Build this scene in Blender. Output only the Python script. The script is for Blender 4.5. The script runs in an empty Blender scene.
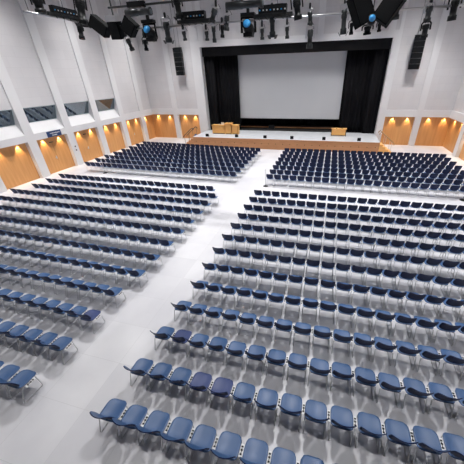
import bpy, bmesh, math, random
from mathutils import Vector, Matrix, Quaternion
random.seed(7)
PI = math.pi
scn = bpy.context.scene
C = scn.collection

# ------------------------------------------------------------------ camera
CAM = Vector((2.4392, -2.1447, 6.6258))
YAW, PITCH, ROLL, FPX, CX, CY = 0.2656, 0.5295, -0.0247, 267.73, 256.63, 232.0
fw = Vector((-math.sin(YAW)*math.cos(PITCH), math.cos(YAW)*math.cos(PITCH), -math.sin(PITCH)))
r0 = Vector((math.cos(YAW), math.sin(YAW), 0)); u0 = r0.cross(fw)
rt = math.cos(ROLL)*r0 + math.sin(ROLL)*u0
up = -math.sin(ROLL)*r0 + math.cos(ROLL)*u0
cd = bpy.data.cameras.new('camera'); cam = bpy.data.objects.new('camera', cd); C.objects.link(cam)
m = Matrix((rt, up, -fw)).transposed().to_4x4(); m.translation = CAM
cam.matrix_world = m
cd.sensor_width = 36; cd.lens = FPX/464*36; cd.shift_x = -(CX-232)/464; cd.clip_start = .05; cd.clip_end = 200
scn.camera = cam

def project(p):
    d = Vector(p)-CAM; z = d.dot(fw)
    if z < .2: return None
    return CX+FPX*d.dot(rt)/z, CY-FPX*d.dot(up)/z, z
def sight(px, py):
    return fw+(px-CX)/FPX*rt-(py-CY)/FPX*up
def on_y(px, py, Y):
    d = sight(px, py); return CAM+d*((Y-CAM.y)/d.y)
def on_x(px, py, X):
    d = sight(px, py); return CAM+d*((X-CAM.x)/d.x)

# ------------------------------------------------------------------ world, light, exposure
w = bpy.data.worlds.new('world'); scn.world = w; w.use_nodes = True
w.node_tree.nodes['Background'].inputs[0].default_value = (.8, .85, 1, 1)
w.node_tree.nodes['Background'].inputs[1].default_value = .06
scn.view_settings.view_transform = 'Standard'; scn.view_settings.look = 'None'
scn.view_settings.gamma = 1; scn.view_settings.use_curve_mapping = False
scn.view_settings.exposure = 0.0
CEIL = 14.0
LAMP_W = 250
WALL_FILL_W = 80
def lamp(x, y, pw=LAMP_W, size=.22, col=(1, .985, .985)):
    l = bpy.data.lights.new('hall_lamp', 'AREA'); l.shape = 'DISK'; l.size = size; l.energy = pw; l.color = col; l.spread = math.radians(88)
    o = bpy.data.objects.new('hall_lamp', l); C.objects.link(o); o.location = (x, y, CEIL-.12); o.rotation_euler = (math.radians(-8), 0, 0)
for x in (-14, -6.2, 1.6, 9.4):
    for y, k in ((0, .34), (6.5, .76), (13, 1), (19.5, 1.1), (26, 1)):
        lamp(x, y, LAMP_W*k)
def wall_fill(x, y, aim, pw):   # unseen lamps added under the ceiling to brighten the walls
    l = bpy.data.lights.new('wall_fill_light', 'AREA'); l.shape = 'RECTANGLE'; l.size = 3.0; l.size_y = .3; l.energy = pw; l.spread = math.radians(64); l.color = (1, .985, .985)
    o = bpy.data.objects.new('wall_fill_light', l); C.objects.link(o); o.location = (x, y, CEIL-.15)
    o.rotation_euler = Vector(aim).to_track_quat('-Z', 'X' if aim[0] == 0 else 'Y').to_euler()
for y in (2, 8, 14, 20, 26):
    wall_fill(-15.5, y, (-.42, 0, -1), WALL_FILL_W); wall_fill(9.8, y, (.42, 0, -1), WALL_FILL_W)
for x in (-13, -8, -2.5, 3, 8.5): wall_fill(x, 25.7, (0, .42, -1), WALL_FILL_W)

# ------------------------------------------------------------------ materials
def mat(name, col, rough=.5, metal=0, spec=.5):
    m = bpy.data.materials.new(name); m.use_nodes = True
    b = m.node_tree.nodes['Principled BSDF']
    b.inputs['Base Color'].default_value = (*col, 1); b.inputs['Roughness'].default_value = rough
    b.inputs['Metallic'].default_value = metal; b.inputs['Specular IOR Level'].default_value = spec
    return m
def varied(name, c1, c2, scale, rough=.5, detail=4, bump=0, spec=.5, dist=0):
    m = mat(name, c1, rough, 0, spec); nt = m.node_tree; b = nt.nodes['Principled BSDF']
    tc = nt.nodes.new('ShaderNodeTexCoord'); mp = nt.nodes.new('ShaderNodeMapping'); mp.inputs['Scale'].default_value = scale
    n = nt.nodes.new('ShaderNodeTexNoise'); n.inputs['Scale'].default_value = 1; n.inputs['Detail'].default_value = detail
    n.inputs['Distortion'].default_value = dist
    r = nt.nodes.new('ShaderNodeValToRGB'); r.color_ramp.elements[0].color = (*c1, 1); r.color_ramp.elements[1].color = (*c2, 1)
    r.color_ramp.elements[0].position = .3; r.color_ramp.elements[1].position = .7
    L = nt.links.new
    L(tc.outputs['Object'], mp.inputs[0]); L(mp.outputs[0], n.inputs['Vector']); L(n.outputs['Fac'], r.inputs[0]); L(r.outputs[0], b.inputs['Base Color'])
    if bump:
        bp = nt.nodes.new('ShaderNodeBump'); bp.inputs['Strength'].default_value = bump; bp.inputs['Distance'].default_value = .01
        L(n.outputs['Fac'], bp.inputs['Height']); L(bp.outputs[0], b.inputs['Normal'])
    return m
def emit(name, col, s):
    m = bpy.data.materials.new(name); m.use_nodes = True; nt = m.node_tree; nt.nodes.clear()
    e = nt.nodes.new('ShaderNodeEmission'); e.inputs[0].default_value = (*col, 1); e.inputs[1].default_value = s
    o = nt.nodes.new('ShaderNodeOutputMaterial'); nt.links.new(e.outputs[0], o.inputs[0]); return m
WALL0 = varied('painted_wall', (.67, .655, .66), (.72, .705, .71), (.8, .8, .25), .75)
RIB = varied('painted_rib', (.76, .755, .76), (.80, .795, .80), (.6, .6, .3), .7)
WOOD = varied('oak_veneer', (.60, .29, .10), (.70, .36, .135), (7, 7, .5), .42, 5)
STAGEWOOD = varied('stage_oak', (.56, .255, .11), (.66, .32, .14), (.9, 6, 9), .45, 5)
DESKWOOD = varied('desk_oak', (.93, .47, .13), (.98, .54, .18), (1.5, 1.5, 9), .4, 4)
DECK = varied('stage_deck_grey', (.58, .60, .63), (.68, .70, .72), (1.5, 1.5, 1), .4)
BLACKDECK = varied('black_stage_cloth', (.012, .012, .013), (.02, .02, .022), (2, 2, 2), .8)
DRAPE = varied('black_drape', (.006, .006, .008), (.012, .012, .014), (12, 12, .4), .9, 3, 0, .2)
VALANCE = varied('black_valance', (.010, .010, .011), (.015, .015, .016), (1, 1, 1), .9, 3, 0, .2)
SCREEN = varied('screen_cloth', (.58, .59, .61), (.62, .63, .65), (.25, .25, .12), .85, 2)
BLACK = mat('black_metal', (.009, .010, .011), .45, 0, .25)
BLACK2 = mat('black_grille', (.008, .009, .010), .8, 0, .1)
GREYM = mat('grey_metal', (.045, .05, .052), .35, .4)
STEEL = mat('bright_steel', (.62, .62, .63), .28, .9)
CHROME = mat('chair_chrome', (.55, .56, .57), .35, .5)
RAILW = mat('rail_wood', (.40, .24, .10), .4)
WHITE = mat('white_plastic', (.8, .8, .8), .5)
PAPER = mat('paper_white', (.8, .78, .74), .7)
NAVY = mat('sign_navy', (.02, .055, .16), .4)
LENS_BLUE = mat('blue_lens', (.06, .42, .95), .08, 0, 1)
LENS_GLASS = mat('lens_glass', (.22, .28, .30), .08, .3, 1)
AMBER = mat('amber_gel', (.85, .25, .03), .3)
GLOW = emit('warm_spot_lamp', (1, .62, .25), 14)
SEAT_M = mat('blue_seat_plastic', (.030, .092, .230), .42, 0, .7)
SEAT_F = mat('faded_seat_plastic', (.052, .075, .195), .42, 0, .4)
BACK_M = mat('navy_back_rear', (.007, .015, .058), .5, 0, .25)  # rear faces and rim of the backrests, darker navy than the seats

FLOORM = mat('hall_floor', (.72, .72, .73), .38)
nt = FLOORM.node_tree; b = nt.nodes['Principled BSDF']; L = nt.links.new
tc = nt.nodes.new('ShaderNodeTexCoord')
bk = nt.nodes.new('ShaderNodeTexBrick'); bk.inputs['Scale'].default_value = 1; bk.inputs['Brick Width'].default_value = 1.2; bk.inputs['Row Height'].default_value = 1.2
bk.offset = 0; bk.inputs['Mortar Size'].default_value = .004
bk.inputs['Color1'].default_value = (.69, .69, .715, 1); bk.inputs['Color2'].default_value = (.77, .77, .79, 1); bk.inputs['Mortar'].default_value = (.62, .62, .63, 1)
n = nt.nodes.new('ShaderNodeTexNoise'); n.inputs['Scale'].default_value = .45; n.inputs['Detail'].default_value = 5
rp = nt.nodes.new('ShaderNodeValToRGB'); rp.color_ramp.elements[0].color = (.82, .82, .84, 1); rp.color_ramp.elements[1].color = (1, 1, 1, 1)
rp.color_ramp.elements[0].position = .3; rp.color_ramp.elements[1].position = .65
mx = nt.nodes.new('ShaderNodeMix'); mx.data_type = 'RGBA'; mx.blend_type = 'MULTIPLY'; mx.inputs[0].default_value = 1
L(tc.outputs['Object'], bk.inputs['Vector']); L(tc.outputs['Object'], n.inputs['Vector']); L(n.outputs['Fac'], rp.inputs[0])
L(bk.outputs['Color'], mx.inputs[6]); L(rp.outputs[0], mx.inputs[7]); L(mx.outputs[2], b.inputs['Base Color'])

WALL = WALL0; nt = WALL.node_tree; b = nt.nodes['Principled BSDF']; L = nt.links.new
src = b.inputs['Base Color'].links[0].from_socket
tc = nt.nodes.new('ShaderNodeTexCoord'); sx_ = nt.nodes.new('ShaderNodeSeparateXYZ'); ad = nt.nodes.new('ShaderNodeMath'); cb = nt.nodes.new('ShaderNodeCombineXYZ')
bk = nt.nodes.new('ShaderNodeTexBrick'); bk.offset = .5; bk.inputs['Scale'].default_value = 1; bk.inputs['Brick Width'].default_value = 1.36; bk.inputs['Row Height'].default_value = .62
bk.inputs['Mortar Size'].default_value = .008; bk.inputs['Mortar Smooth'].default_value = .3
bk.inputs['Color1'].default_value = (1, 1, 1, 1); bk.inputs['Color2'].default_value = (.965, .965, .965, 1); bk.inputs['Mortar'].default_value = (.88, .88, .88, 1)
mx = nt.nodes.new('ShaderNodeMix'); mx.data_type = 'RGBA'; mx.blend_type = 'MULTIPLY'; mx.inputs[0].default_value = 1
L(tc.outputs['Object'], sx_.inputs[0]); L(sx_.outputs[0], ad.inputs[0]); L(sx_.outputs[1], ad.inputs[1]); L(ad.outputs[0], cb.inputs[0]); L(sx_.outputs[2], cb.inputs[1])
L(cb.outputs[0], bk.inputs['Vector']); L(src, mx.inputs[6]); L(bk.outputs['Color'], mx.inputs[7]); L(mx.outputs[2], b.inputs['Base Color'])
GLASS = bpy.data.materials.new('booth_glass'); GLASS.use_nodes = True
nt = GLASS.node_tree; b = nt.nodes['Principled BSDF']
b.inputs['Base Color'].default_value = (.015, .03, .04, 1); b.inputs['Roughness'].default_value = .6
gl = nt.nodes.new('ShaderNodeBsdfGlossy'); gl.inputs['Color'].default_value = (.72, .85, .95, 1); gl.inputs['Roughness'].default_value = .01
ms = nt.nodes.new('ShaderNodeMixShader'); ms.inputs[0].default_value = .22
nt.links.new(b.outputs[0], ms.inputs[1]); nt.links.new(gl.outputs[0], ms.inputs[2]); nt.links.new(ms.outputs[0], nt.nodes['Material Output'].inputs[0])

# ------------------------------------------------------------------ mesh helpers
def box(bm, x0, x1, y0, y1, z0, z1, mi=0):
    v = [bm.verts.new((x, y, z)) for x in (x0, x1) for y in (y0, y1) for z in (z0, z1)]
    for f in ((0, 1, 3, 2), (4, 6, 7, 5), (0, 4, 5, 1), (2, 3, 7, 6), (0, 2, 6, 4), (1, 5, 7, 3)):
        bm.faces.new([v[i] for i in f]).material_index = mi
def obox(bm, M, sx, sy, sz, mi=0, top=1.0):
    v = []
    for x in (-1, 1):
        for y in (-1, 1):
            for z in (-1, 1):
                k = top if z > 0 else 1
                v.append(bm.verts.new(M @ Vector((x*sx/2*k, y*sy/2*k, z*sz/2))))
    for f in ((0, 1, 3, 2), (4, 6, 7, 5), (0, 4, 5, 1), (2, 3, 7, 6), (0, 2, 6, 4), (1, 5, 7, 3)):
        bm.faces.new([v[i] for i in f]).material_index = mi
def tube(bm, pts, r, seg=8, mi=0, caps=True):
    pts = [Vector(p) for p in pts]; rings = []
    rr = r if isinstance(r, (list, tuple)) else [r]*len(pts)
    prev = None
    for i, p in enumerate(pts):
        if i == 0: t = pts[1]-p
        elif i == len(pts)-1: t = p-pts[i-1]
        else: t = (pts[i+1]-p).normalized()+(p-pts[i-1]).normalized()
        t = t.normalized() if t.length > 1e-9 else Vector((0, 0, 1))
        if prev is None:
            a = Vector((0, 0, 1)) if abs(t.z) < .9 else Vector((1, 0, 0)); n = t.cross(a).normalized()
        else: n = (prev-t*prev.dot(t)).normalized()
        prev = n; bb = t.cross(n)
        rings.append([bm.verts.new(p+rr[i]*(math.cos(2*PI*k/seg)*n+math.sin(2*PI*k/seg)*bb)) for k in range(seg)])
    for a, c in zip(rings, rings[1:]):
        for k in range(seg):
            f = bm.faces.new((a[k], a[(k+1) % seg], c[(k+1) % seg], c[k])); f.material_index = mi; f.smooth = True
    if caps:
        bm.faces.new(rings[0][::-1]).material_index = mi; bm.faces.new(rings[-1]).material_index = mi
def shell(bm, fn, nu, nv, t, mi=0, mi_back=None):
    g = [[Vector(fn(-1+2*i/nu, j/nv)) for i in range(nu+1)] for j in range(nv+1)]
    G = []
    for j in range(nv+1):
        row = []
        for i in range(nu+1):
            du = g[j][min(i+1, nu)]-g[j][max(i-1, 0)]; dv = g[min(j+1, nv)][i]-g[max(j-1, 0)][i]
            n = du.cross(dv); n = n.normalized() if n.length > 1e-9 else Vector((0, 0, 1))
            row.append((bm.verts.new(g[j][i]), bm.verts.new(g[j][i]-n*t)))
        G.append(row)
    for j in range(nv):
        for i in range(nu):
            f = bm.faces.new((G[j][i][0], G[j][i+1][0], G[j+1][i+1][0], G[j+1][i][0])); f.smooth = True; f.material_index = mi
            f = bm.faces.new((G[j][i][1], G[j+1][i][1], G[j+1][i+1][1], G[j][i+1][1])); f.smooth = True; f.material_index = mi if mi_back is None else mi_back
    rim = [(0, i) for i in range(nu)]+[(j, nu) for j in range(nv)]+[(nv, i) for i in range(nu, 0, -1)]+[(j, 0) for j in range(nv, 0, -1)]
    for a, c in zip(rim, rim[1:]+rim[:1]):
        A, B = G[a[0]][a[1]], G[c[0]][c[1]]
        try: bm.faces.new((B[0], A[0], A[1], B[1])).material_index = mi
        except ValueError: pass
def lathe(bm, prof, seg=16, M=Matrix.Identity(4), mi=0):
    rings = [[bm.verts.new(M @ Vector((r*math.cos(2*PI*k/seg), r*math.sin(2*PI*k/seg), z))) for k in range(seg)] for r, z in prof]
    for a, c in zip(rings, rings[1:]):
        for k in range(seg):
            f = bm.faces.new((a[k], a[(k+1) % seg], c[(k+1) % seg], c[k])); f.smooth = True; f.material_index = mi
    bm.faces.new(rings[0][::-1]).material_index = mi; bm.faces.new(rings[-1]).material_index = mi
def done(name, bm, mats, parent=None, bevel=0):
    bmesh.ops.recalc_face_normals(bm, faces=bm.faces)
    me = bpy.data.meshes.new(name); bm.to_mesh(me); bm.free()
    for mm in (mats if isinstance(mats, (list, tuple)) else [mats]): me.materials.append(mm)
    o = bpy.data.objects.new(name, me); C.objects.link(o)
    if parent is not None: o.parent = parent
    if bevel:
        md = o.modifiers.new('bevel', 'BEVEL'); md.width = bevel; md.segments = 2; md.limit_method = 'ANGLE'
    return o
def thing(name, label, cat, loc=(0, 0, 0), rz=0, group=None):
    o = bpy.data.objects.new(name, None); C.objects.link(o); o.location = loc; o.rotation_euler = (0, 0, rz)
    o.empty_display_size = .1
    return tag(o, label, cat, group)
def tag(o, label, cat, group=None):
    o['label'] = label; o['category'] = cat
    if group: o['group'] = group
    return o
def struct(name, bm, m, parent=None, label=None):
    o = done(name, bm, m, parent)
    if parent is None: o['kind'] = 'structure'
    if label: o['label'] = label; o['category'] = name.rsplit('_', 1)[0] if name[-1].isdigit() else name.split('_')[0]
    return o
def BM(): return bmesh.new()

# ------------------------------------------------------------------ the hall
XL, XR, YB, YS = -19.0, 13.3, -9.0, 29.2
bm = BM(); box(bm, XL-1, XR+1, YB-.3, YS+.6, -.2, 0); struct('floor', bm, FLOORM, label='pale grey smooth hall floor with large faint squares')
bm = BM(); box(bm, XL-1, XR+1, YB-.3, YS+8, CEIL, CEIL+.2); struct('ceiling', bm, mat('dark_ceiling', (.16, .16, .165), .8), label='dark ceiling high above the hall')
bm = BM(); box(bm, XL-1, XR+1, YB-.3, YB, 0, CEIL); struct('wall_rear', bm, WALL, label='plain painted wall behind the last seats')

RW, PITCH_B = .34, 3.41
def side_wall(name, sx, X, ribs, windows, niche, label):
    """sx = +1: the room lies towards +x of the wall face X."""
    bm = BM()
    def bx(d0, d1, y0, y1, z0, z1, mi=0):      # d = depth behind the face
        a, c = X-sx*d0, X-sx*d1
        box(bm, min(a, c), max(a, c), y0, y1, z0, z1, mi)
    for yc in ribs: bx(0, .75, yc-RW, yc+RW, 0, CEIL, 1)
    edges = sorted(ribs)
    spans = [(YB, edges[0]-RW)]+[(a+RW, c-RW) for a, c in zip(edges, edges[1:])]+[(edges[-1]+RW, YS)]
    for (y0, y1) in spans:
        if y1 == YS: y1 += .33
        bx(.35, .75, y0, y1, 0, 2.73, 1)                  # back of the niche
        win = any(y0 < wy < y1 for wy in windows)
        if win:
            bx(0, .75, y0, y1, 2.73, 3.2, 1)
            # sloping sill
            v = [bm.verts.new((X-sx*d, y, z)) for y in (y0, y1) for d, z in ((0, 3.2), (.46, 3.93), (.75, 3.93), (.75, 3.2))]
            for f in ((0, 4, 5, 1), (1, 5, 6, 2), (2, 6, 7, 3), (3, 7, 4, 0), (0, 1, 2, 3), (7, 6, 5, 4)):
                bm.faces.new([v[i] for i in f]).material_index = 1
            bx(.10, .75, y0, y1, 4.95, CEIL, 0)
            bx(.72, .75, y0, y1, 3.9, 4.95, 0)
        else:
            bx(0, .75, y0, y1, 2.73, 3.36, 1); bx(.02, .75, y0, y1, 3.36, 3.39, 1)
            bx(.10, .75, y0, y1, 3.39, CEIL, 0)
    # panel joints of the upper wall
    return struct(name, bm, [WALL, RIB], label=label), spans
lr = [13.61+PITCH_B*k for k in range(-6, 5)]
_, lsp = side_wall('wall_left', 1, XL, lr, [12, 15, 19, 22, 8.5, 5, 1.6, -1.8], None, 'tall pale side wall with white ribs, wood niches and a window band')
rr_ = [25.55-PITCH_B*k for k in range(0, 10)]
_, rsp = side_wall('wall_right', -1, XR, rr_, [20, 17, 13, 10, 6, 3, -.5], None, 'pale side wall with white ribs at the edge of the picture')

nd = 0; nw = 0; nt_ = 0
def niche_panel(sx, X, y0, y1, handle, closer=False):
    """oak double doors, or a plain oak panel, at the back of a niche"""
    global nd, nt_
    d0, d1 = .30, .345
    a, c = X-sx*d0, X-sx*d1
    bm = BM(); ym = (y0+y1)/2
    if handle:
        box(bm, min(a, c), max(a, c), y0+.005, ym-.004, .01, 2.70); box(bm, min(a, c), max(a, c), ym+.004, y1-.005, .01, 2.70)
        nd += 1; o = struct('door_%d' % nd, bm, WOOD, label='oak double door set back in a wall niche')
        b2 = BM(); xf = X-sx*d0
        tube(b2, [(xf, ym-.07, 1.12), (xf+sx*.06, ym-.07, 1.12), (xf+sx*.06, ym-.24, 1.12)], .018, 8)
        box(b2, min(xf, xf+sx*.012), max(xf, xf+sx*.012), ym-.11, ym-.03, 1.0, 1.24)
        done('door_handle', b2, STEEL, o)
        if closer:
            b3 = BM(); box(b3, min(xf, xf+sx*.07), max(xf, xf+sx*.07), ym-.2, ym+.08, 2.30, 2.36); done('door_closer', b3, GREYM, o)
    else:
        box(bm, min(a, c), max(a, c), y0+.005, y1-.005, .01, 2.70)
        nt_ += 1; o = struct('trim_%d' % nt_, bm, WOOD, label='plain oak panel set back in a wall niche')
def downlight(loc, aim, label, pw=110):
    t = thing('niche_spotlight', label, 'spotlight', loc)
    b = BM(); lathe(b, [(.045, 0), (.06, -.004), (.06, -.035), (.048, -.035), (.045, -.01)], 14); done('housing', b, STEEL, t)
    b = BM(); lathe(b, [(.03, -.012), (.040, -.018), (.03, -.024)], 12); done('bulb', b, GLOW, t)
    l = bpy.data.lights.new('niche_lamp', 'SPOT'); l.energy = pw; l.color = (1, .72, .42); l.spot_size = math.radians(72); l.spot_blend = .55; l.shadow_soft_size = .03
    o = bpy.data.objects.new('niche_lamp', l); C.objects.link(o); o.location = Vector(loc)+Vector((0, 0, -.06))
    o.rotation_euler = Vector(aim).to_track_quat('-Z', 'Y').to_euler()
    t['group'] = 'warm spotlights above the oak niches'
words = ['first', 'second', 'third', 'fourth', 'fifth', 'sixth', 'seventh', 'eighth', 'ninth', 'tenth', 'eleventh', 'twelfth', 'thirteenth',
         'fourteenth', 'fifteenth', 'sixteenth', 'seventeenth', 'eighteenth', 'nineteenth', 'twentieth', 'twenty-first', 'twenty-second', 'twenty-third', 'twenty-fourth', 'twenty-fifth', 'twenty-sixth']
DW = {13.95: ('second', 1), 17.36: ('third', 1)}
vis = [s for s in lsp if s[1] > 9]
for i, (y0, y1) in enumerate(lsp):
    k = vis.index((y0, y1)) if (y0, y1) in vis else -1
    niche_panel(1, XL, y0, y1+(.29 if y1 > 29 else 0), k in (2, 3, 5) or k < 0, k in (2, 3))
    if k > 0:
        last = k == len(vis)-1
        for q, side in ((.24, 'near'), (.76, 'far')):
            yy = y0+(y1-y0)*q
            if last: yy = y0+.45 if side == 'near' else None
            if yy is None: continue
            downlight((XL-.17, yy, 2.73), (-.25, 0, -1), 'warm spotlight over oak panel, %s bay of left wall, %s side' % (words[k-1], side) if not last else 'warm spotlight over oak panel in the far left corner of the hall')
vr = [s for s in rsp if s[1] > 18]
for (y0, y1) in rsp:
    niche_panel(-1, XR, y0, y1+(.29 if y1 > 29 else 0), y0 < 25)
    if (y0, y1) in vr:
        for q, side in ((.24, 'near'), (.76, 'far')):
            downlight((XR+.17, y0+(y1-y0)*q, 2.73), (.25, 0, -1), 'warm spotlight in right wall %s, %s side' % ('corner bay' if y0 > 25 else ('bay next to the corner' if y0 > 21 else 'third bay from the corner'), side))
# booth windows
for (y0, y1) in lsp:
    if not any(y0 < wy < y1 for wy in [12, 15, 19, 22, 8.5, 5, 1.6, -1.8]): continue
    nw += 1
    zt, zb, xt, xb = 4.93, 3.94, XL-.12, XL-.44
    bm = BM(); v = [bm.verts.new(q) for q in ((xt, y0+.05, zt), (xt, y1-.05, zt), (xb, y1-.05, zb), (xb, y0+.05, zb), (xt-.02, y0+.05, zt), (xt-.02, y1-.05, zt), (xb-.02, y1-.05, zb), (xb-.02, y0+.05, zb))]
    for f in ((0, 1, 2, 3), (7, 6, 5, 4), (0, 4, 5, 1), (1, 5, 6, 2), (2, 6, 7, 3), (3, 7, 4, 0)): bm.faces.new([v[i] for i in f])
    o = struct('window_%d' % nw, bm, GLASS, label='dark tilted booth window in the side wall reflecting the chairs')
    b = BM()
    for p, q in (((xt, y0+.03, zt), (xt, y1-.03, zt)), ((xb, y0+.03, zb), (xb, y1-.03, zb)), ((xt, y0+.03, zt), (xb, y0+.03, zb)), ((xt, y1-.03, zt), (xb, y1-.03, zb))):
        tube(b, [p, q], .022, 4)
    done('window_frame', b, mat('frame_grey', (.25, .33, .35), .4), o)

# stage-side wall with the proscenium opening
PL, PR, PT = -11.76, 6.94, 9.28
bm = BM()
def wb(x0, x1, z0, z1, d0=0, d1=.7, mi=0): box(bm, x0, x1, YS+d0, YS+d1, z0, z1, mi)

for a, c in ((XL-.4, -12.82), (7.6, XR+.4)):
    wb(a, c, 2.76, 3.36, .004, .7, 1); wb(a, c, 3.36, 3.39, .02, .7, 1); wb(a, c, 3.39, CEIL, .08, .7, 0)
    wb(a, c, 0, 2.76, .34, .7, 1)
for a, c in ((-16.12, -15.5), (10.36, 10.91)):
    wb(a, c, 0, 3.4, 0, .4, 1); wb(a, c, 3.39, CEIL, .0, .4, 1)
for a, c in ((-12.82, PL-.38), (PR+.38, 7.6)):
    wb(a, c, 0, CEIL, 0, .7, 1)
for a, c in ((PL-.38, PL), (PR, PR+.38)):
    wb(a, c, 0, 9.8, -.03, .7, 1)
wb(PL, PR, PT, 9.8, -.03, .7, 1)
wb(PL-.38, PR+.38, 9.8, CEIL, .08, .7, 0)
for xc in (-11.55, -5.6, .55, 6.7): wb(xc-.27, xc+.27, 9.8, CEIL, 0, .3, 1)
wb(-12.65, -11.9, 9.75, 10.9, -.02, .3, 1)
struct('wall_stage', bm, [WALL, RIB], label='pale end wall around the proscenium opening of the stage')
def end_panel(x0, x1):
    global nt_
    b = BM(); box(b, x0+.005, x1-.005, YS+.29, YS+.335, .01, 2.74); nt_ += 1
    struct('trim_%d' % nt_, b, WOOD, label='plain oak panel set in the end wall beside the stage')
for x0, x1, nm in ((XL-.3, -16.12, 'outer left'), (-15.5, -12.82, 'inner left'), (7.6, 10.36, 'inner right'), (10.91, XR+.3, 'outer right')):
    end_panel(x0, x1)
    for q, side in ((.28, 'left'), (.78, 'right')):
        downlight((x0+(x1-x0)*q, YS+.17, 2.76), (0, .25, -1), 'warm spotlight over the %s oak panel beside the stage, %s one' % (nm, side))

# stage house behind the opening
bm = BM()
box(bm, -16, -15.8, YS+.7, 36, 0, 12); box(bm, 11, 11.2, YS+.7, 36, 0, 12); box(bm, -16, 11.2, 36, 36.2, 0, 12); box(bm, -16, 11.2, YS+.7, 36.2, 12, 12.2)
struct('wall_stagehouse', bm, BLACKDECK, label='black walls of the stage house behind the drapes')

# ------------------------------------------------------------------ stage platform
YF = 25.4
st = thing('stage', 'raised stage with oak front and light grey deck', 'stage', ((PL+PR)/2, YF, 0))
ox = (PL+PR)/2
bm = BM(); box(bm, -12.0-ox, 7.0-ox, .03, YS-YF-.04, .95, 1.0); box(bm, PL+.02-ox, PR-.02-ox, YS-YF-.04, YS-YF+.9, .95, 1.0); done('deck', bm, DECK, st)
bm = BM(); box(bm, -11.97-ox, 6.97-ox, 0, YS-YF-.05, 0, .949)
done('front_panel', bm, STAGEWOOD, st)
bm = BM()
for k in range(26):
    xx = -11.6+k*.73-ox
    M = Matrix.Translation((xx, -.004, .55)) @ Matrix.Rotation(PI/2, 4, 'X'); lathe(bm, [(.035, 0), (.035, .01)], 10, M)
done('vent_holes', bm, BLACK, st)
bm = BM(); box(bm, -15.5-ox, 10.8-ox, YS+.86-YF, 35.9-YF, .9, .99); done('rear_deck', bm, BLACKDECK, st)
bm = BM(); box(bm, -12.0-ox, 7.0-ox, -.012, .03, .93, 1.002); done('nosing', bm, STAGEWOOD, st)

# black drapes
def drape(name, x0, x1, y, z0, z1, amp, wl, m, label, grp=None):
    t = BM(); n = max(8, int(abs(x1-x0)/wl*8)); rows = []
    for s in (-.012, .012):
        rows.append([[t.verts.new((x0+(x1-x0)*i/n, y+s+amp*math.sin(2*PI*i/8+.6*math.sin(i*.37)), z)) for i in range(n+1)] for z in (z0, z1)])
    for R in rows:
        for i in range(n): t.faces.new((R[0][i], R[0][i+1], R[1][i+1], R[1][i])).smooth = True
    for i in (0, n): t.faces.new((rows[0][0][i], rows[0][1][i], rows[1][1][i], rows[1][0][i]))
    for e in (0, 1):
        for i in range(n): t.faces.new((rows[0][e][i], rows[0][e][i+1], rows[1][e][i+1], rows[1][e][i]))
    o = done(name, t, m); return tag(o, label, 'curtain', grp)
drape('stage_curtain', -11.9, -10.6, 29.95, 1.0, 9.3, .05, .35, DRAPE, 'narrow black leg drape at the left edge of the stage opening')
drape('stage_curtain', -10.9, -8.1, 30.55, 1.0, 9.6, .09, .4, DRAPE, 'wide black drape between left edge and projection screen')
drape('stage_curtain', 3.3, 6.1, 30.55, 1.0, 9.6, .09, .4, DRAPE, 'wide black drape between projection screen and right edge')
drape('stage_curtain', 5.7, 7.1, 29.95, 1.0, 9.3, .05, .35, DRAPE, 'narrow black leg drape at the right edge of the stage opening')
drape('curtain_valance', -11.9, 7.1, 29.6, 8.45, 9.7, .01, .8, VALANCE, 'black valance across the top of the stage opening')
drape('backdrop_curtain', -12, 8, 33.5, 1.0, 9.6, .10, .5, DRAPE, 'black backdrop drape across the back of the stage')
# projection screen
sc = thing('projection_screen', 'large pale grey projection screen hanging over the stage', 'screen', (-2.57, 31, 2.2))
bm = BM(); box(bm, -5.75, 5.75, 0, .02, 0, 7.3); done('screen_cloth', bm, SCREEN, sc)
bm = BM(); tube(bm, [(-5.85, .01, 0), (5.85, .01, 0)], .035, 8); done('bottom_bar', bm, BLACK, sc)
bm = BM(); tube(bm, [(-5.9, .05, 7.35), (5.9, .05, 7.35)], .09, 8); done('roller_case', bm, BLACK, sc)
bm = BM()
for x in (-5, 0, 5): tube(bm, [(x, .05, 7.4), (x, .05, 9.8)], .01, 5)
done('hanging_cable', bm, BLACK, sc)
# low bench strip behind the screen
rb = thing('stage_rostrum', 'long low dark rostrum with oak edge below the screen', 'rostrum', (-2.9, 31.6, 1.0))
bm = BM(); box(bm, -5.6, 5.6, .03, 1.2, 0, .26); done('rostrum_body', bm, BLACKDECK, rb)
bm = BM(); box(bm, -5.6, 5.6, -.02, .03, .12, .24); done('oak_edge', bm, STAGEWOOD, rb)
bm = BM(); box(bm, -.5, .2, -.1, .3, 0, .45); o = done('stage_case', bm, BLACK); o.location = (-4.3, 31.2, 1.0); tag(o, 'small black case on the dark stage floor below screen', 'case')

# speaker's desk on the left of the stage
dk = thing('panel_desk', 'long light oak speakers desk with raised middle, left on stage', 'desk', (-9.0, 27.45, 1.0))
def desk_unit(x0, x1, h, name, dy=0):
    b = BM()
    box(b, x0, x1, dy, dy+.04, .08, h-.03)
    n = 5
    for k in range(1, n): z = .08+(h-.11)*k/n; box(b, x0+.01, x1-.01, dy-.008, dy, z-.004-.09*0, z+.008)
    box(b, x0, x0+.04, dy, dy+.6, .0, h-.03); box(b, x1-.04, x1, dy, dy+.6, 0, h-.03)
    o = done(name, b, DESKWOOD, dk)
    b = BM(); box(b, x0-.02, x1+.02, dy-.04, dy+.66, h-.03, h+.01); done('desk_top', b, DESKWOOD, o)
desk_unit(-1.5, .0, .93, 'desk_front'); desk_unit(.02, .80, 1.12, 'lectern_front', -.03); desk_unit(.82, 1.54, .95, 'desk_front')
bm = BM(); box(bm, -1.45, 1.5, .05, .12, 0, .08); done('plinth', bm, BLACK, dk)
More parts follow.
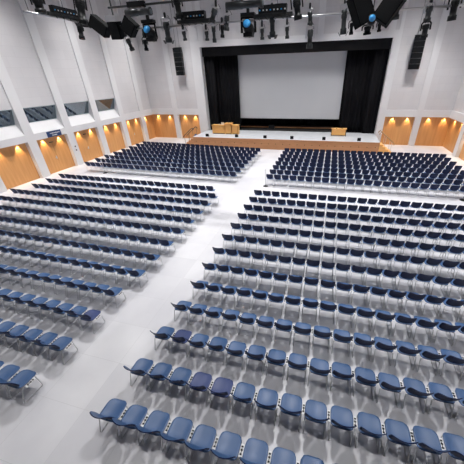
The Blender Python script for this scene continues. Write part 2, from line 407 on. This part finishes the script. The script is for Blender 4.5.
for i, (x, y, z, rz, lb) in enumerate(((-9.28, 27.7, 1.941, .3, 'white paper sheet standing on the left part of the oak desk'), (-9.75, 27.85, 1.941, -.2, 'white paper sheet lying flat on left part of oak desk'))):
    b = BM(); box(b, -.16, .16, -.012, .012, 0, .24) if i == 0 else box(b, -.11, .11, -.15, .15, 0, .01)
    o = done('paper_sheet', b, PAPER); o.location = (x, y, z); o.rotation_euler = (0, 0, rz); tag(o, lb, 'paper')
mic = thing('gooseneck_microphone', 'thin black microphone on the raised lectern part', 'microphone', (-8.58, 27.7, 2.131))
b = BM(); lathe(b, [(.05, 0), (.05, .015), (.01, .02)], 12); done('base', b, BLACK, mic)
b = BM(); tube(b, [(0, 0, .01), (0, .0, .2), (0, .06, .3)], .006, 6); done('stem', b, BLACK, mic)
b = BM(); tube(b, [(0, .06, .3), (0, .1, .33)], [.012, .016], 8); done('capsule', b, BLACK, mic)
# small table right
tb = thing('stage_table', 'small light oak table on the right of the stage', 'table', (3.25, 27.95, 1.0))
bm = BM(); box(bm, -.78, .78, 0, .6, .68, .72); done('tabletop', bm, DESKWOOD, tb)
bm = BM(); box(bm, -.74, .74, .02, .05, .1, .68); done('modesty_panel', bm, DESKWOOD, tb)
for x in (-.74, .68):
    for y in (.02, .52):
        bm = BM(); box(bm, x, x+.06, y, y+.06, 0, .68); done('leg', bm, GREYM, tb)
for x, lb in ((3.0, 'left'), (3.55, 'right')):
    t = thing('table_microphone', 'tiny black microphone on the small stage table, %s one' % lb, 'microphone', (x, 28.15, 1.72))
    b = BM(); box(b, -.07, .07, -.05, .05, 0, .03); done('base', b, BLACK, t)
    b = BM(); tube(b, [(0, 0, .02), (0, -.02, .14)], .008, 6); done('stem', b, BLACK, t)
# stage edge monitors
for i, x in enumerate((-10.5, -7.14, -4.06, -1.28, 1.88, 5.16)):
    t = thing('stage_monitor', 'small black speaker box on the stage edge, %s from the left' % words[i], 'speaker', (x, 25.95, 1.0), 0, 'small black boxes along the stage edge')
    b = BM()
    v = [b.verts.new(q) for q in ((-.16, -.1, 0), (.16, -.1, 0), (.16, .14, 0), (-.16, .14, 0), (-.16, -.06, .24), (.16, -.06, .24), (.16, .06, .27), (-.16, .06, .27))]
    for f in ((3, 2, 1, 0), (4, 5, 6, 7), (0, 1, 5, 4), (1, 2, 6, 5), (2, 3, 7, 6), (3, 0, 4, 7)): b.faces.new([v[k] for k in f])
    done('cabinet', b, BLACK, t)
    b = BM(); box(b, -.14, .14, -.115, -.102, .02, .2); done('grille', b, BLACK2, t)

# stage steps with hand rails
def steps(x, sgn, label, rl):
    t = thing('stage_steps', label, 'steps', (x, 26.0, 0))
    for k in range(4):
        b = BM(); a, c = sgn*k*.28, sgn*(k+1)*.28
        box(b, min(a, c), max(a, c), -.55, .45, 0, .8-k*.2); done('tread', b, STAGEWOOD if sgn < 0 else DESKWOOD, t)
    for yy in ((-.52, .42) if sgn > 0 else (-.5, .42)):
        b = BM()
        P = [(-.2*sgn, yy, 1.72), (-.05*sgn, yy, 1.9), (.15*sgn, yy, 1.78), (1.2*sgn, yy, .95), (1.22*sgn, yy, .8)]
        tube(b, P, .038, 8); done('hand_rail', b, RAILW if sgn > 0 else GREYM, t)
        for px_, z0, z1 in ((-.05, 1.0, 1.88), (.42, .6, 1.55), (1.0, .2, 1.1)):
            b = BM(); tube(b, [(px_*sgn, yy, z0), (px_*sgn, yy, z1)], .018, 6); done('rail_post', b, STEEL if sgn > 0 else GREYM, t)
steps(7.0, 1, 'oak steps with hand rails at the right end of stage', 1)
steps(-12.0, -1, 'oak steps with dark hand rails at left end of stage', 1)

# line array speakers on the end wall
def array(x, label):
    t = thing('line_array', label, 'speaker', (x, YS-.28, 6.78), 0, 'black column loudspeakers beside the stage opening')
    for k in range(6):
        b = BM(); a = k*.42
        v = [b.verts.new(q) for q in ((-.46, -.22, a+.005), (.46, -.22, a+.005), (.38, .2, a+.02), (-.38, .2, a+.02), (-.46, -.22, a+.415), (.46, -.22, a+.415), (.38, .2, a+.38), (-.38, .2, a+.38))]
        for f in ((3, 2, 1, 0), (4, 5, 6, 7), (0, 1, 5, 4), (1, 2, 6, 5), (2, 3, 7, 6), (3, 0, 4, 7)): b.faces.new([v[q] for q in f])
        o = done('cabinet', b, BLACK, t)
        b = BM(); box(b, -.4, .4, -.232, -.222, a+.05, a+.37); done('grille', b, BLACK2, o)
    b = BM(); box(b, -.4, .4, -.1, .24, 2.5, 2.56); tube(b, [(-.2, .1, 2.5), (-.2, .1, CEIL-6.8)], .012, 5); tube(b, [(.2, .1, 2.5), (.2, .1, CEIL-6.8)], .012, 5)
    done('flying_frame', b, BLACK, t)
array(-14.2, 'tall black column of loudspeakers hanging left of the stage opening')
array(9.03, 'tall black column of loudspeakers hanging right of the stage opening')

# sign over the second door, switches
sg = thing('door_sign', 'dark blue sign with white lettering above the oak door', 'sign', (XL+.03, 15.55, 2.74))
b = BM(); box(b, -.02, .02, -.62, .62, 0, .42); done('sign_board', b, NAVY, sg)
b = BM()
for z, y0, y1 in ((.27, -.38, .50), (.12, -.22, .18)):
    y = y0
    while y < y1:
        wd = random.uniform(.035, .06); box(b, .0205, .024, y, y+wd, z-.035, z+random.uniform(.02, .045)); y += wd+.018
done('lettering', b, WHITE, sg)
for z, lb in ((1.55, 'upper'), (1.25, 'lower')):
    b = BM(); box(b, XL, XL+.02, 17.0, 17.1, z, z+.11); o = done('light_switch', b, GREYM); tag(o, 'small grey wall switch on white pier right of blue sign door, %s one' % lb, 'switch')

# blue chair waiting behind the left stage steps is placed with the chairs below

# stanchions
def stanchion(x, y, lb):
    t = thing('stanchion', lb, 'post', (x, y, 0))
    b = BM(); lathe(b, [(.17, 0), (.17, .015), (.06, .05), (.02, .07)], 18); done('base', b, BLACK, t)
    b = BM(); tube(b, [(0, 0, .06), (0, 0, 1.12)], .02, 10); done('pole', b, CHROME, t)
    b = BM(); lathe(b, [(.03, 1.12), (.035, 1.15), (.015, 1.18)], 12); done('cap', b, STEEL, t)
stanchion(-1.50, 15.0, 'slim chrome barrier post at the aisle corner of front right block')
stanchion(-15.0, 15.35, 'slim chrome barrier post behind the front left block')
stanchion(10.44, 15.0, 'slim chrome barrier post by the right end of cross aisle')

# ------------------------------------------------------------------ hanging rigs
def pipe(name, p, q, r, m, label, cables=True):
    p, q = Vector(p), Vector(q); t = thing(name, label, 'pipe', p)
    b = BM(); tube(b, [(0, 0, 0), q-p], r, 10); done('tube', b, m, t)
    if cables:
        for s in (.06, .5, .94):
            c = (q-p)*s; b = BM(); tube(b, [c, (c.x, c.y, CEIL-p.z)], .008, 5); done('hanging_cable', b, GREYM, t)
    return t
YR = 8.0
pipe('lighting_bar', (-4.6, YR, 8.10), (5.6, YR, 8.10), .028, STEEL, 'thin steel lighting bar crossing the hall in front of stage')
pipe('lighting_bar', (-5.0, YR-.5, 8.62), (3.2, YR-.5, 8.62), .03, GREYM, 'upper grey lighting bar carrying the two thick barrels')
pipe('lighting_bar', (-3.9, YR+1.2, 8.95), (1.6, YR+1.2, 8.95), .022, WHITE, 'slender white bar behind the lighting rig')
LBX = -7.2
pa, pb = on_x(41, 14.5, LBX), on_x(88, 24, LBX); zc = (pa.z+pb.z)/2
pipe('lighting_bar', (LBX, pa.y-.6, zc), (LBX, pb.y+.6, zc), .03, STEEL, 'steel bar along the left wall side carrying a cable box')

def control_box(p, length, axis, label):
    t = thing('socket_box', label, 'box', p, 0 if axis == 'x' else PI/2)
    b = BM(); box(b, -length/2, length/2, -.06, .06, .0, .10); done('tray', b, GREYM, t)
    b = BM(); box(b, -length*.36, length*.36, -.08, .08, .10, .30); done('housing', b, BLACK, t)
    for k in range(8):
        b = BM(); x = -length*.32+k*length*.64/7; box(b, x-.018, x+.018, -.092, -.08, .16, .19)
        done('socket', b, WHITE if k % 3 else LENS_BLUE, t)
    b = BM(); 
    for k in range(5):
        x = -length*.4+k*length*.2; tube(b, [(x, -.07, .1), (x+.03, -.12, .0), (x+.1, -.09, -.06), (x+.15, -.05, .05)], .008, 5)
    done('cable', b, BLACK, t)
control_box((-2.25, YR-.03, 8.13), 1.15, 'x', 'black socket box on the bar above left column loudspeaker')
control_box((.36, YR-.03, 8.13), 1.2, 'x', 'black socket box on the bar between blue lens and barrel')
control_box((LBX, (pa.y+pb.y)/2, zc+.03), max(1.0, (pb.y-pa.y)*.72), 'y', 'long black socket box on the bar nearest the left wall')

def spot(px, y0, y1, wpx, Y, style, label, lean=0.0, plane='y', group='stage spotlights on the hanging bars'):
    f = (lambda a, b_: on_y(a, b_, Y)) if plane == 'y' else (lambda a, b_: on_x(a, b_, Y))
    top, bot = f(px, y0), f(px+lean, y1)
    pz = project(top)[2]; k = pz/FPX
    wd = wpx*k*.92; ln = (top-bot).length*.98
    t = thing('stage_spotlight', label, 'spotlight', top, random.uniform(-.3, .3), group)
    ax = (bot-top); ax = Vector((ax.x, ax.y, -abs(ax.z))).normalized()
    ax = (Matrix.Rotation(-t.rotation_euler.z, 3, 'Z') @ (ax+Vector((0, .12, 0)))).normalized()
    q = Vector((0, 0, -1)).rotation_difference(ax).to_matrix().to_4x4()
    R = wd*.5
    yk = ln*.42
    b = BM(); box(b, -.03, .03, -.03, .03, -.02, .10); tube(b, [(0, 0, .06), (0, 0, max(.12, (8.12 if abs(top.y-YR) < .01 else 8.62 if abs(top.y-YR+.5) < .01 else 0)-top.z))], .03, 8); done('clamp', b, GREYM, t)
    ym = STEEL if style == 'silver' else BLACK
    b = BM(); a = R*1.02
    tube(b, [q @ Vector((-a, 0, -ln*.55)), q @ Vector((-a, 0, -.06)), q @ Vector((-a*.7, 0, -.02)), q @ Vector((a*.7, 0, -.02)), q @ Vector((a, 0, -.06)), q @ Vector((a, 0, -ln*.55))], .014 if wpx < 9 else .022, 6)
    done('yoke', b, ym, t)
    bm_ = {'black': BLACK, 'silver': GREYM, 'amber': BLACK}[style]
    b = BM(); s = .78
    lathe(b, [(R*.35*s, -ln*.18), (R*.85*s, -ln*.2), (R*.9*s, -ln*.45), (R*.72*s, -ln*.5), (R*.70*s, -ln*.78), (R*.95*s, -ln*.8), (R*.98*s, -ln), (R*.85*s, -ln), (R*.8*s, -ln*.93)], 14, q)
    for zz in (.26, .32, .38): lathe(b, [(R*.95*s, -ln*zz), (R*.95*s, -ln*(zz+.02))], 14, q)
    done('barrel', b, bm_, t)
    b = BM(); lathe(b, [(R*.8*s, -ln*.94), (R*.5*s, -ln*.96), (R*.1, -ln*.965)], 14, q); done('lens', b, AMBER if style == 'amber' else LENS_GLASS, t)
    b = BM(); obox(b, q @ Matrix.Translation((0, R*.55, -ln*.35)), R*.9, R*.5, ln*.22); done('lamp_housing', b, bm_ if style != 'silver' else STEEL, t)
    if ln > .6:
        for sx in (-1, 1):
            b = BM(); obox(b, q @ Matrix.Translation((sx*R*.95, 0, -ln*.98)) @ Matrix.Rotation(sx*.5, 4, 'Y'), .008, R*1.2, ln*.16); done('barn_door', b, bm_, t)
    b = BM(); tube(b, [q @ Vector((0, R*.5, -ln*.2)), (R*.9, .12, -ln*.12), (R*.5, .06, .05)], .008, 5); done('cable', b, BLACK, t)
    return t
SP = [
 (35, -6, 13, 15, LBX, 'black', 'big black spotlight at the left end of wall side bar', 5, 'x'),
 (78, -8, 25, 14, LBX, 'black', 'long black spotlight at the right end of wall side bar', 3, 'x'),
 (79, 23, 39, 8, LBX, 'amber', 'small black spotlight with amber gel under the long black one', 2, 'x'),
 (126, 36, 51, 7, YR, 'silver', 'small tilted spotlight below the hanging loudspeaker cluster', 6, 'y'),
 (144, 37, 51, 6, YR, 'black', 'small black spotlight just below the left blue lens', 2, 'y'),
 (165, 17, 43, 10, YR, 'silver', 'long spotlight in open yoke right of the left blue lens', 3, 'y'),
 (175, -8, 19, 11, YR-.5, 'black', 'big black spotlight cut by the picture top above column loudspeaker', 4, 'y'),
 (183, 29, 41, 6, YR, 'silver', 'small spotlight under left end of the first socket box', 2, 'y'),
 (206, 29, 41, 6, YR, 'silver', 'small spotlight under right end of the first socket box', 1, 'y'),
 (213, 22, 43, 6, YR, 'silver', 'slim spotlight hanging at the left corner of stage opening', 1, 'y'),
 (222, 22, 38, 6, YR, 'black', 'slim black spotlight below the tilted bright one', 0, 'y'),
 (216, 6, 22, 9, YR-.5, 'silver', 'bright tilted spotlight between the two thick barrels', -5, 'y'),
 (227, 12, 31, 8, YR, 'silver', 'bright spotlight hanging left of the second blue lens', -1, 'y'),
 (262, 26, 40, 6, YR, 'silver', 'small bright spotlight right of the second blue lens', 0, 'y'),
 (272, 8, 38, 9, YR, 'silver', 'long spotlight in open yoke before the second socket box', 0, 'y'),
 (287, 24, 39, 6, YR, 'silver', 'small bright spotlight under second socket box right end', 0, 'y'),
 (296, -6, 20, 12, YR-.5, 'black', 'big black spotlight at picture top above the screen middle', 2, 'y'),
 (310, 8, 26, 8, YR, 'silver', 'upper bright lamp head of the pair over the valance', 0, 'y'),
 (311, 25, 49, 9, YR, 'silver', 'long spotlight hanging lowest over the valance', -2, 'y'),
 (345, 3, 35, 9, YR, 'silver', 'long spotlight in open yoke left of right loudspeakers', -2, 'y'),
 (352, 20, 35, 6, YR, 'black', 'small black spotlight beside the right long yoke one', -1, 'y'),
 (368, 24, 35, 11, YR, 'black', 'squat black spotlight directly under the right loudspeaker pair', -1, 'y'),
 (380, 21, 32, 6, YR, 'black', 'small black spotlight under the right loudspeaker box', -1, 'y'),
 (399, -5, 20, 9, YR, 'silver', 'spotlight just right of the right loudspeaker pair', -3, 'y'),
 (431, 2, 22, 10, YR, 'silver', 'bright spotlight hanging over the right column loudspeaker', -4, 'y'),
 (427, 21, 38, 10, YR, 'black', 'black spotlight overlapping the right column loudspeaker top', -3, 'y'),
 (457, -6, 21, 12, YR, 'black', 'black spotlight nearest the top right corner', -5, 'y'),
]
for a in SP: spot(*a[:7], lean=a[7], plane=a[8])
# drop rods for the pair and the single ones hung away from a bar
for px, py, lb in ((310, 7, 'thin rod holding the pair of lamps over the valance'), (431, 1, 'thin rod holding the lamps by the right column loudspeaker'), (457, -7, 'thin rod holding the lamp in the top right corner')):
    p = on_y(px, py, YR); b = BM(); tube(b, [(0, 0, 0), (0, 0, CEIL-p.z)], .012, 6); o = done('hanging_rod', b, STEEL); o.location = p; tag(o, lb, 'rod')

def barrel(xa, xb, label):
    p, q = on_y(*xa, YR-.5), on_y(*xb, YR-.5); z = (p.z+q.z)/2
    t = thing('followspot_barrel', label, 'spotlight', (p.x, YR-.5, z)); L_ = q.x-p.x
    M = Matrix.Rotation(PI/2, 4, 'Y')
    b = BM(); lathe(b, [(.07, 0), (.10, .01), (.10, L_*.45), (.085, L_*.47), (.085, L_-.1), (.11, L_-.09), (.11, L_)], 16, M); done('tube_body', b, GREYM, t)
    b = BM(); lathe(b, [(.075, L_), (.06, L_+.01)], 16, M); done('lens', b, LENS_GLASS, t)
    b = BM(); box(b, L_*.15, L_*.8, -.08, .06, .12, .26); done('ballast_box', b, BLACK, t)
    for s in (.25, .7):
        b = BM(); box(b, L_*s-.02, L_*s+.02, -.04, .04, .08, .3); done('bracket', b, STEEL, t)
barrel((126, 13), (151, 11.5), 'thick grey barrel lamp lying across above the left blue lens')
barrel((226, 5.5), (263, 4), 'thick grey barrel lamp lying across above the second blue lens')

def moving_head(px, y0, y1, label):
    top, bot = on_y(px, y0, YR), on_y(px, y1, YR); h = (top-bot).length
    t = thing('moving_head', label, 'spotlight', top, 0, 'moving head lamps with blue lenses'); wd = .44
    b = BM(); box(b, -wd/2, wd/2, -.1, .1, -.09, 0); box(b, -.04, .04, -.04, .04, 0, .2); done('base', b, BLACK, t)
    b = BM()
    tube(b, [(-wd/2, 0, -h*.82), (-wd/2, 0, -.11), (wd/2, 0, -.11), (wd/2, 0, -h*.82)], .042, 4)
    done('yoke', b, BLACK, t)
    b = BM(); M = Matrix.Translation((0, 0, -h*.62)) @ Matrix.Rotation(math.radians(62), 4, 'X')
    lathe(b, [(.09, -.26), (.15, -.22), (.165, -.02), (.14, .12), (.15, .16), (.15, .2), (.125, .2)], 18, M); done('head', b, BLACK, t)
    b = BM(); lathe(b, [(.126, .195), (.11, .23), (.06, .255), (.01, .26)], 18, M); done('lens', b, LENS_BLUE, t)
    b = BM(); box(b, -.15, .15, -.1, .1, -h, -h*.82); done('lower_housing', b, BLACK, t)
moving_head(148, 20, 41, 'black moving head with blue lens, by the hanging loudspeaker cluster')
moving_head(248, 13, 37, 'black moving head with blue lens, over the screen left edge')
b = BM(); box(b, -.12, .12, -.1, .1, -.14, .12); o = done('junction_box', b, BLACK); o.location = on_y(280, 9, YR+.4); tag(o, 'small square black box behind the second socket box', 'box')
o2 = o.location; b = BM(); tube(b, [(0, 0, 0), (0, 0, CEIL-o2.z-.12)], .01, 5); o = done('hanging_rod', b, STEEL); o.location = o2+Vector((0, 0, .12)); tag(o, 'thin rod holding the small square black box', 'rod')

# loudspeaker clusters
def speaker(loc, sx, sy, sz, rot, label, topmat, grp):
    t = thing('hanging_loudspeaker', label, 'speaker', loc, 0, grp); t.rotation_euler = rot
    b = BM(); box(b, -sx/2, sx/2, -sy/2, sy/2, -sz/2, sz/2); done('cabinet', b, BLACK2, t, .012)
    b = BM(); box(b, -sx/2+.03, sx/2-.03, -sy/2-.012, -sy/2, -sz/2+.03, sz/2-.03); done('grille', b, BLACK, t)
    b = BM(); box(b, -sx/2, sx/2, -sy/2, sy/2-.02, sz/2, sz/2+(.012 if topmat is BLACK2 else .17)); done('top_panel', b, topmat, t)
c0 = on_y(116.5, 30.5, YR)
R_ = math.radians
speaker(c0, .36, .36, .50, (R_(10), 0, R_(10)), 'middle box of the hanging loudspeaker cluster, pale top panel', WHITE, 'left loudspeaker cluster')
speaker(on_y(100.5, 26.5, YR-.05), .38, .3, .62, (R_(8), R_(-52), R_(-4)), 'left tilted box of the hanging loudspeaker cluster', BLACK2, 'left loudspeaker cluster')
speaker(on_y(130, 27, YR-.05), .44, .3, .44, (R_(8), R_(42), R_(6)), 'right diamond turned box of the hanging loudspeaker cluster', BLACK2, 'left loudspeaker cluster')
fr = thing('speaker_hanger', 'dark pole and cross arm carrying the loudspeaker cluster', 'pole', c0)
b = BM(); tube(b, [(0, 0, .35), (0, 0, CEIL-c0.z)], .028, 8); done('pole', b, GREYM, fr)
b = BM(); tube(b, [(-.72, 0, .12), (.6, 0, .12)], .02, 8); done('cross_arm', b, GREYM, fr)
p1 = on_y(361, 9, YR-.3); p2 = on_y(390, 7, YR-.3)
speaker(p1, .46, .42, .74, (R_(-6), R_(-27), R_(20)), 'left box of the big right loudspeaker pair, pale top', WHITE, 'right loudspeaker pair')
speaker(p2, .46, .42, .74, (R_(-6), R_(33), R_(-14)), 'right box of the big right loudspeaker pair, pale top', WHITE, 'right loudspeaker pair')
pm = (p1+p2)/2
fr = thing('speaker_hanger', 'dark pole carrying the big right loudspeaker pair', 'pole', pm)
b = BM(); tube(b, [(0, .1, .2), (0, .1, CEIL-pm.z)], .03, 8); done('pole', b, GREYM, fr)
b = BM(); tube(b, [(-.55, .1, .25), (.55, .1, .25)], .025, 8); done('cross_arm', b, GREYM, fr)
pl = on_y(372, 19, YR-.5); t = thing('blue_lamp', 'bright blue lens showing between the right loudspeaker pair', 'spotlight', pl)
b = BM(); M = Matrix.Rotation(R_(75), 4, 'X'); lathe(b, [(.06, -.2), (.11, -.16), (.11, .05), (.09, .05)], 14, M); done('housing', b, BLACK, t)
b = BM(); lathe(b, [(.09, .04), (.075, .08), (.01, .10)], 14, M); done('lens', b, LENS_BLUE, t)
b = BM(); tube(b, [(0, .05, .12), (0, .05, .5)], .015, 6); done('stem', b, BLACK, t)

# ------------------------------------------------------------------ chairs
def sup(v, p): return max(0.0, 1-abs(v)**p)**(1/p)
def seat_fn(u, v):
    s = -math.cos(PI*v); hw = .226*sup(s*.985, 5 if s < 0 else 3.6)
    x = u*hw; y = .01+s*.225
    z = .435+.02*(x/.22)**2-.012*(1-(x/.22)**2)*(1-s*s)+(.03*(-s)**3 if s < 0 else -.02*s**4)
    return (x, y, z)
def back_fn(u, v):
    s = -math.cos(PI*v); v = (s+1)/2; hw = .236*sup(s*.992, 2.4 if s < 0 else 9)
    x = u*hw; k = x/.236
    y = -.185-.165*v**1.1+.08*k*k*(.4+.6*v); z = .455+.36*v+.012*(1-k*k)
    return (x, y, z)
def build_chair(lo=False, seatm=SEAT_M):
    P = {}
    nu, nv = (6, 6) if lo else (12, 10)
    b = BM(); shell(b, seat_fn, nu, nv, .012); P['seat'] = (b, [seatm])
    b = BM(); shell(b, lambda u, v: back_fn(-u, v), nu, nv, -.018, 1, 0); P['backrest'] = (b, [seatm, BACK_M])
    seg = 3 if lo else 6
    legs = []
    for s in (-1, 1):
        b = BM(); x = s*.215
        pts = [(s*.16, .16, .405), (x, .15, .40), (x, .14, .36), (x, .17, .05), (x, .15, .012), (x, -.28, .012), (x, -.30, .05), (x, -.20, .36), (x, -.18, .40), (s*.16, -.18, .415)]
        if lo: pts = [pts[1], pts[3], pts[5], pts[7]]
        tube(b, pts, .0095, seg); legs.append((b, [CHROME]))
    P['legs'] = legs
    b = BM(); tube(b, [(-.2, .06, .40), (.2, .06, .40)], .012, seg)
    P['crossbar'] = (b, [CHROME])
    b = BM(); box(b, .232, .298, -.12, .10, .415, .427, 0)
    if not lo:
        for y in (-.07, .0, .055): box(b, .245, .285, y-.014, y+.014, .427, .436, 1)
        box(b, .258, .272, -.07, .03, .427, .431, 1)
    P['link_plate'] = (b, [WHITE, BLACK])
    return P
def make_proto(seatm):
    t = bpy.data.objects.new('auditorium_chair', None); C.objects.link(t); t.empty_display_size = .1
    P = build_chair(False, seatm)
    for k in ('seat', 'backrest', 'crossbar', 'link_plate'): done(k, *P[k], t)
    for lg in P['legs']: done('leg_frame', *lg, t)
    return t
proto = make_proto(SEAT_M); proto_f = make_proto(SEAT_F)
used = {proto: False, proto_f: False}
def place(first, loc, rz, label, group):
    if not used[first]: r = first; used[first] = True
    else:
        r = first.copy(); C.objects.link(r)
        for ch in list(first.children):
            c = ch.copy(); C.objects.link(c); c.parent = r
    r.location = loc; r.rotation_euler = (0, 0, rz); tag(r, label, 'chair', group)
    return r

DY, DX = 1.0356, .53
spots = []      # (x, y, block, row-from-this-end, seat-from-aisle)
RX = {0: -1.32, 1: -1.33, 2: -1.34, 3: -1.34, 4: -1.345, 5: -1.36, 6: -1.365, 7: -1.345, 8: -1.30, 9: -1.43, 10: -1.445, 11: -1.453, 12: -1.456}
for j in range(13):
    y = (12-j)*DY
    n = 0; x = RX[j]
    while x < (11.4 if j > 3 else 10.9+.15*j): spots.append((x, y, 'R', 12-j, n)); x += DX; n += 1
    n = 0; x = {0: -4.42, 12: -4.1, 11: -4.03, 10: -4.0, 9: -4.04}.get(j, -3.86)
    lim = {0: -16.1, 1: -16.3, 2: -16.4}.get(j, -16.9)
    while x > lim: spots.append((x, y+.06+.24*(-x-4)/12, 'L', 12-j, n)); x -= DX; n += 1
for j in range(8):
    y = 15.40+j*1.083
    x = -1.25; n = 0; e = 11.55
    while x < e+.05: spots.append((x, y, 'FR', j, n)); x += DX; n += 1
    x = -3.93; n = 0; e = -17.0; y = 15.43+j*1.035
    while x > e: spots.append((x, y+(.28+.09*j)*(-x-4)/12.5, 'FL', j, n)); x -= DX; n += 1
vis_s = []; rest = []
for s in spots:
    q = project((s[0], s[1], .6))
    if q is None: continue
    if -12 < q[0] < 476 and -12 < q[1] < 474: vis_s.append((q[2], s, q))
    elif -90 < q[0] < 554 and -40 < q[1] < 520: rest.append(s)
vis_s.sort(key=lambda a: a[0])
inn = [a for a in vis_s if 0 <= a[2][0] <= 464 and a[2][1] <= 466]
solo = inn[:299]; ids = {id(a) for a in solo}
rest += [a[1] for a in vis_s if id(a) not in ids]
FADED = {('R', 1, 3), ('R', 1, 4), ('R', 2, 1), ('L', 2, 0)}
for _, (x, y, blk, row, n), q in solo:
    f = (blk, row, n) in FADED
    side = 'right' if blk == 'R' else 'left'
    lb = '%sblue chair, %s in from the aisle, %s row up from the bottom, %s block' % ('purplish ' if f else '', words[n], words[row], side)
    place(proto_f if f else proto, (x+random.uniform(-.006, .006), y+random.uniform(-.012, .012), 0), random.uniform(-.012, .012), lb, 'linked blue chairs in the large block %s of the aisle' % side)
# the one spare chair behind the left stage steps
place(proto, (-12.95, 27.6, 0), 2.6, 'single blue chair standing behind the left stage steps', 'spare chairs')
# all further chairs as one mass
Pl = build_chair(True)
bits = []
for k, mi in (('seat', 0), ('backrest', 0), ('crossbar', 1), ('link_plate', 2)): bits.append((Pl[k][0], mi))
for lg in Pl['legs']: bits.append((lg[0], 1))
V, F, FM = [], [], []
for b, mi in bits:
    bmesh.ops.recalc_face_normals(b, faces=b.faces); b.verts.index_update(); o_ = len(V)
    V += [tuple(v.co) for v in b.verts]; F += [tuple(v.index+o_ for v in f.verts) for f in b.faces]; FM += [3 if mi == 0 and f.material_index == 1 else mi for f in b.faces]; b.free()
AV, AF, AM = [], [], []
for (x, y, *_r) in rest:
    o_ = len(AV); dx, dy = x+random.uniform(-.006, .006), y+random.uniform(-.012, .012)
    AV += [(a+dx, b_+dy, c) for a, b_, c in V]; AF += [tuple(i+o_ for i in f) for f in F]; AM += FM
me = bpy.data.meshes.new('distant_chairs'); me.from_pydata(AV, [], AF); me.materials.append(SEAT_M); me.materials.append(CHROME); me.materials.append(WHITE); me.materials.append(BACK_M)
me.polygons.foreach_set('material_index', AM); me.polygons.foreach_set('use_smooth', [True]*len(AF)); me.update()
o = bpy.data.objects.new('distant_chairs', me); C.objects.link(o)
tag(o, 'many further rows of blue chairs filling the hall up to the stage', 'chairs'); o['kind'] = 'stuff'
print('chairs', len(solo), len(rest))
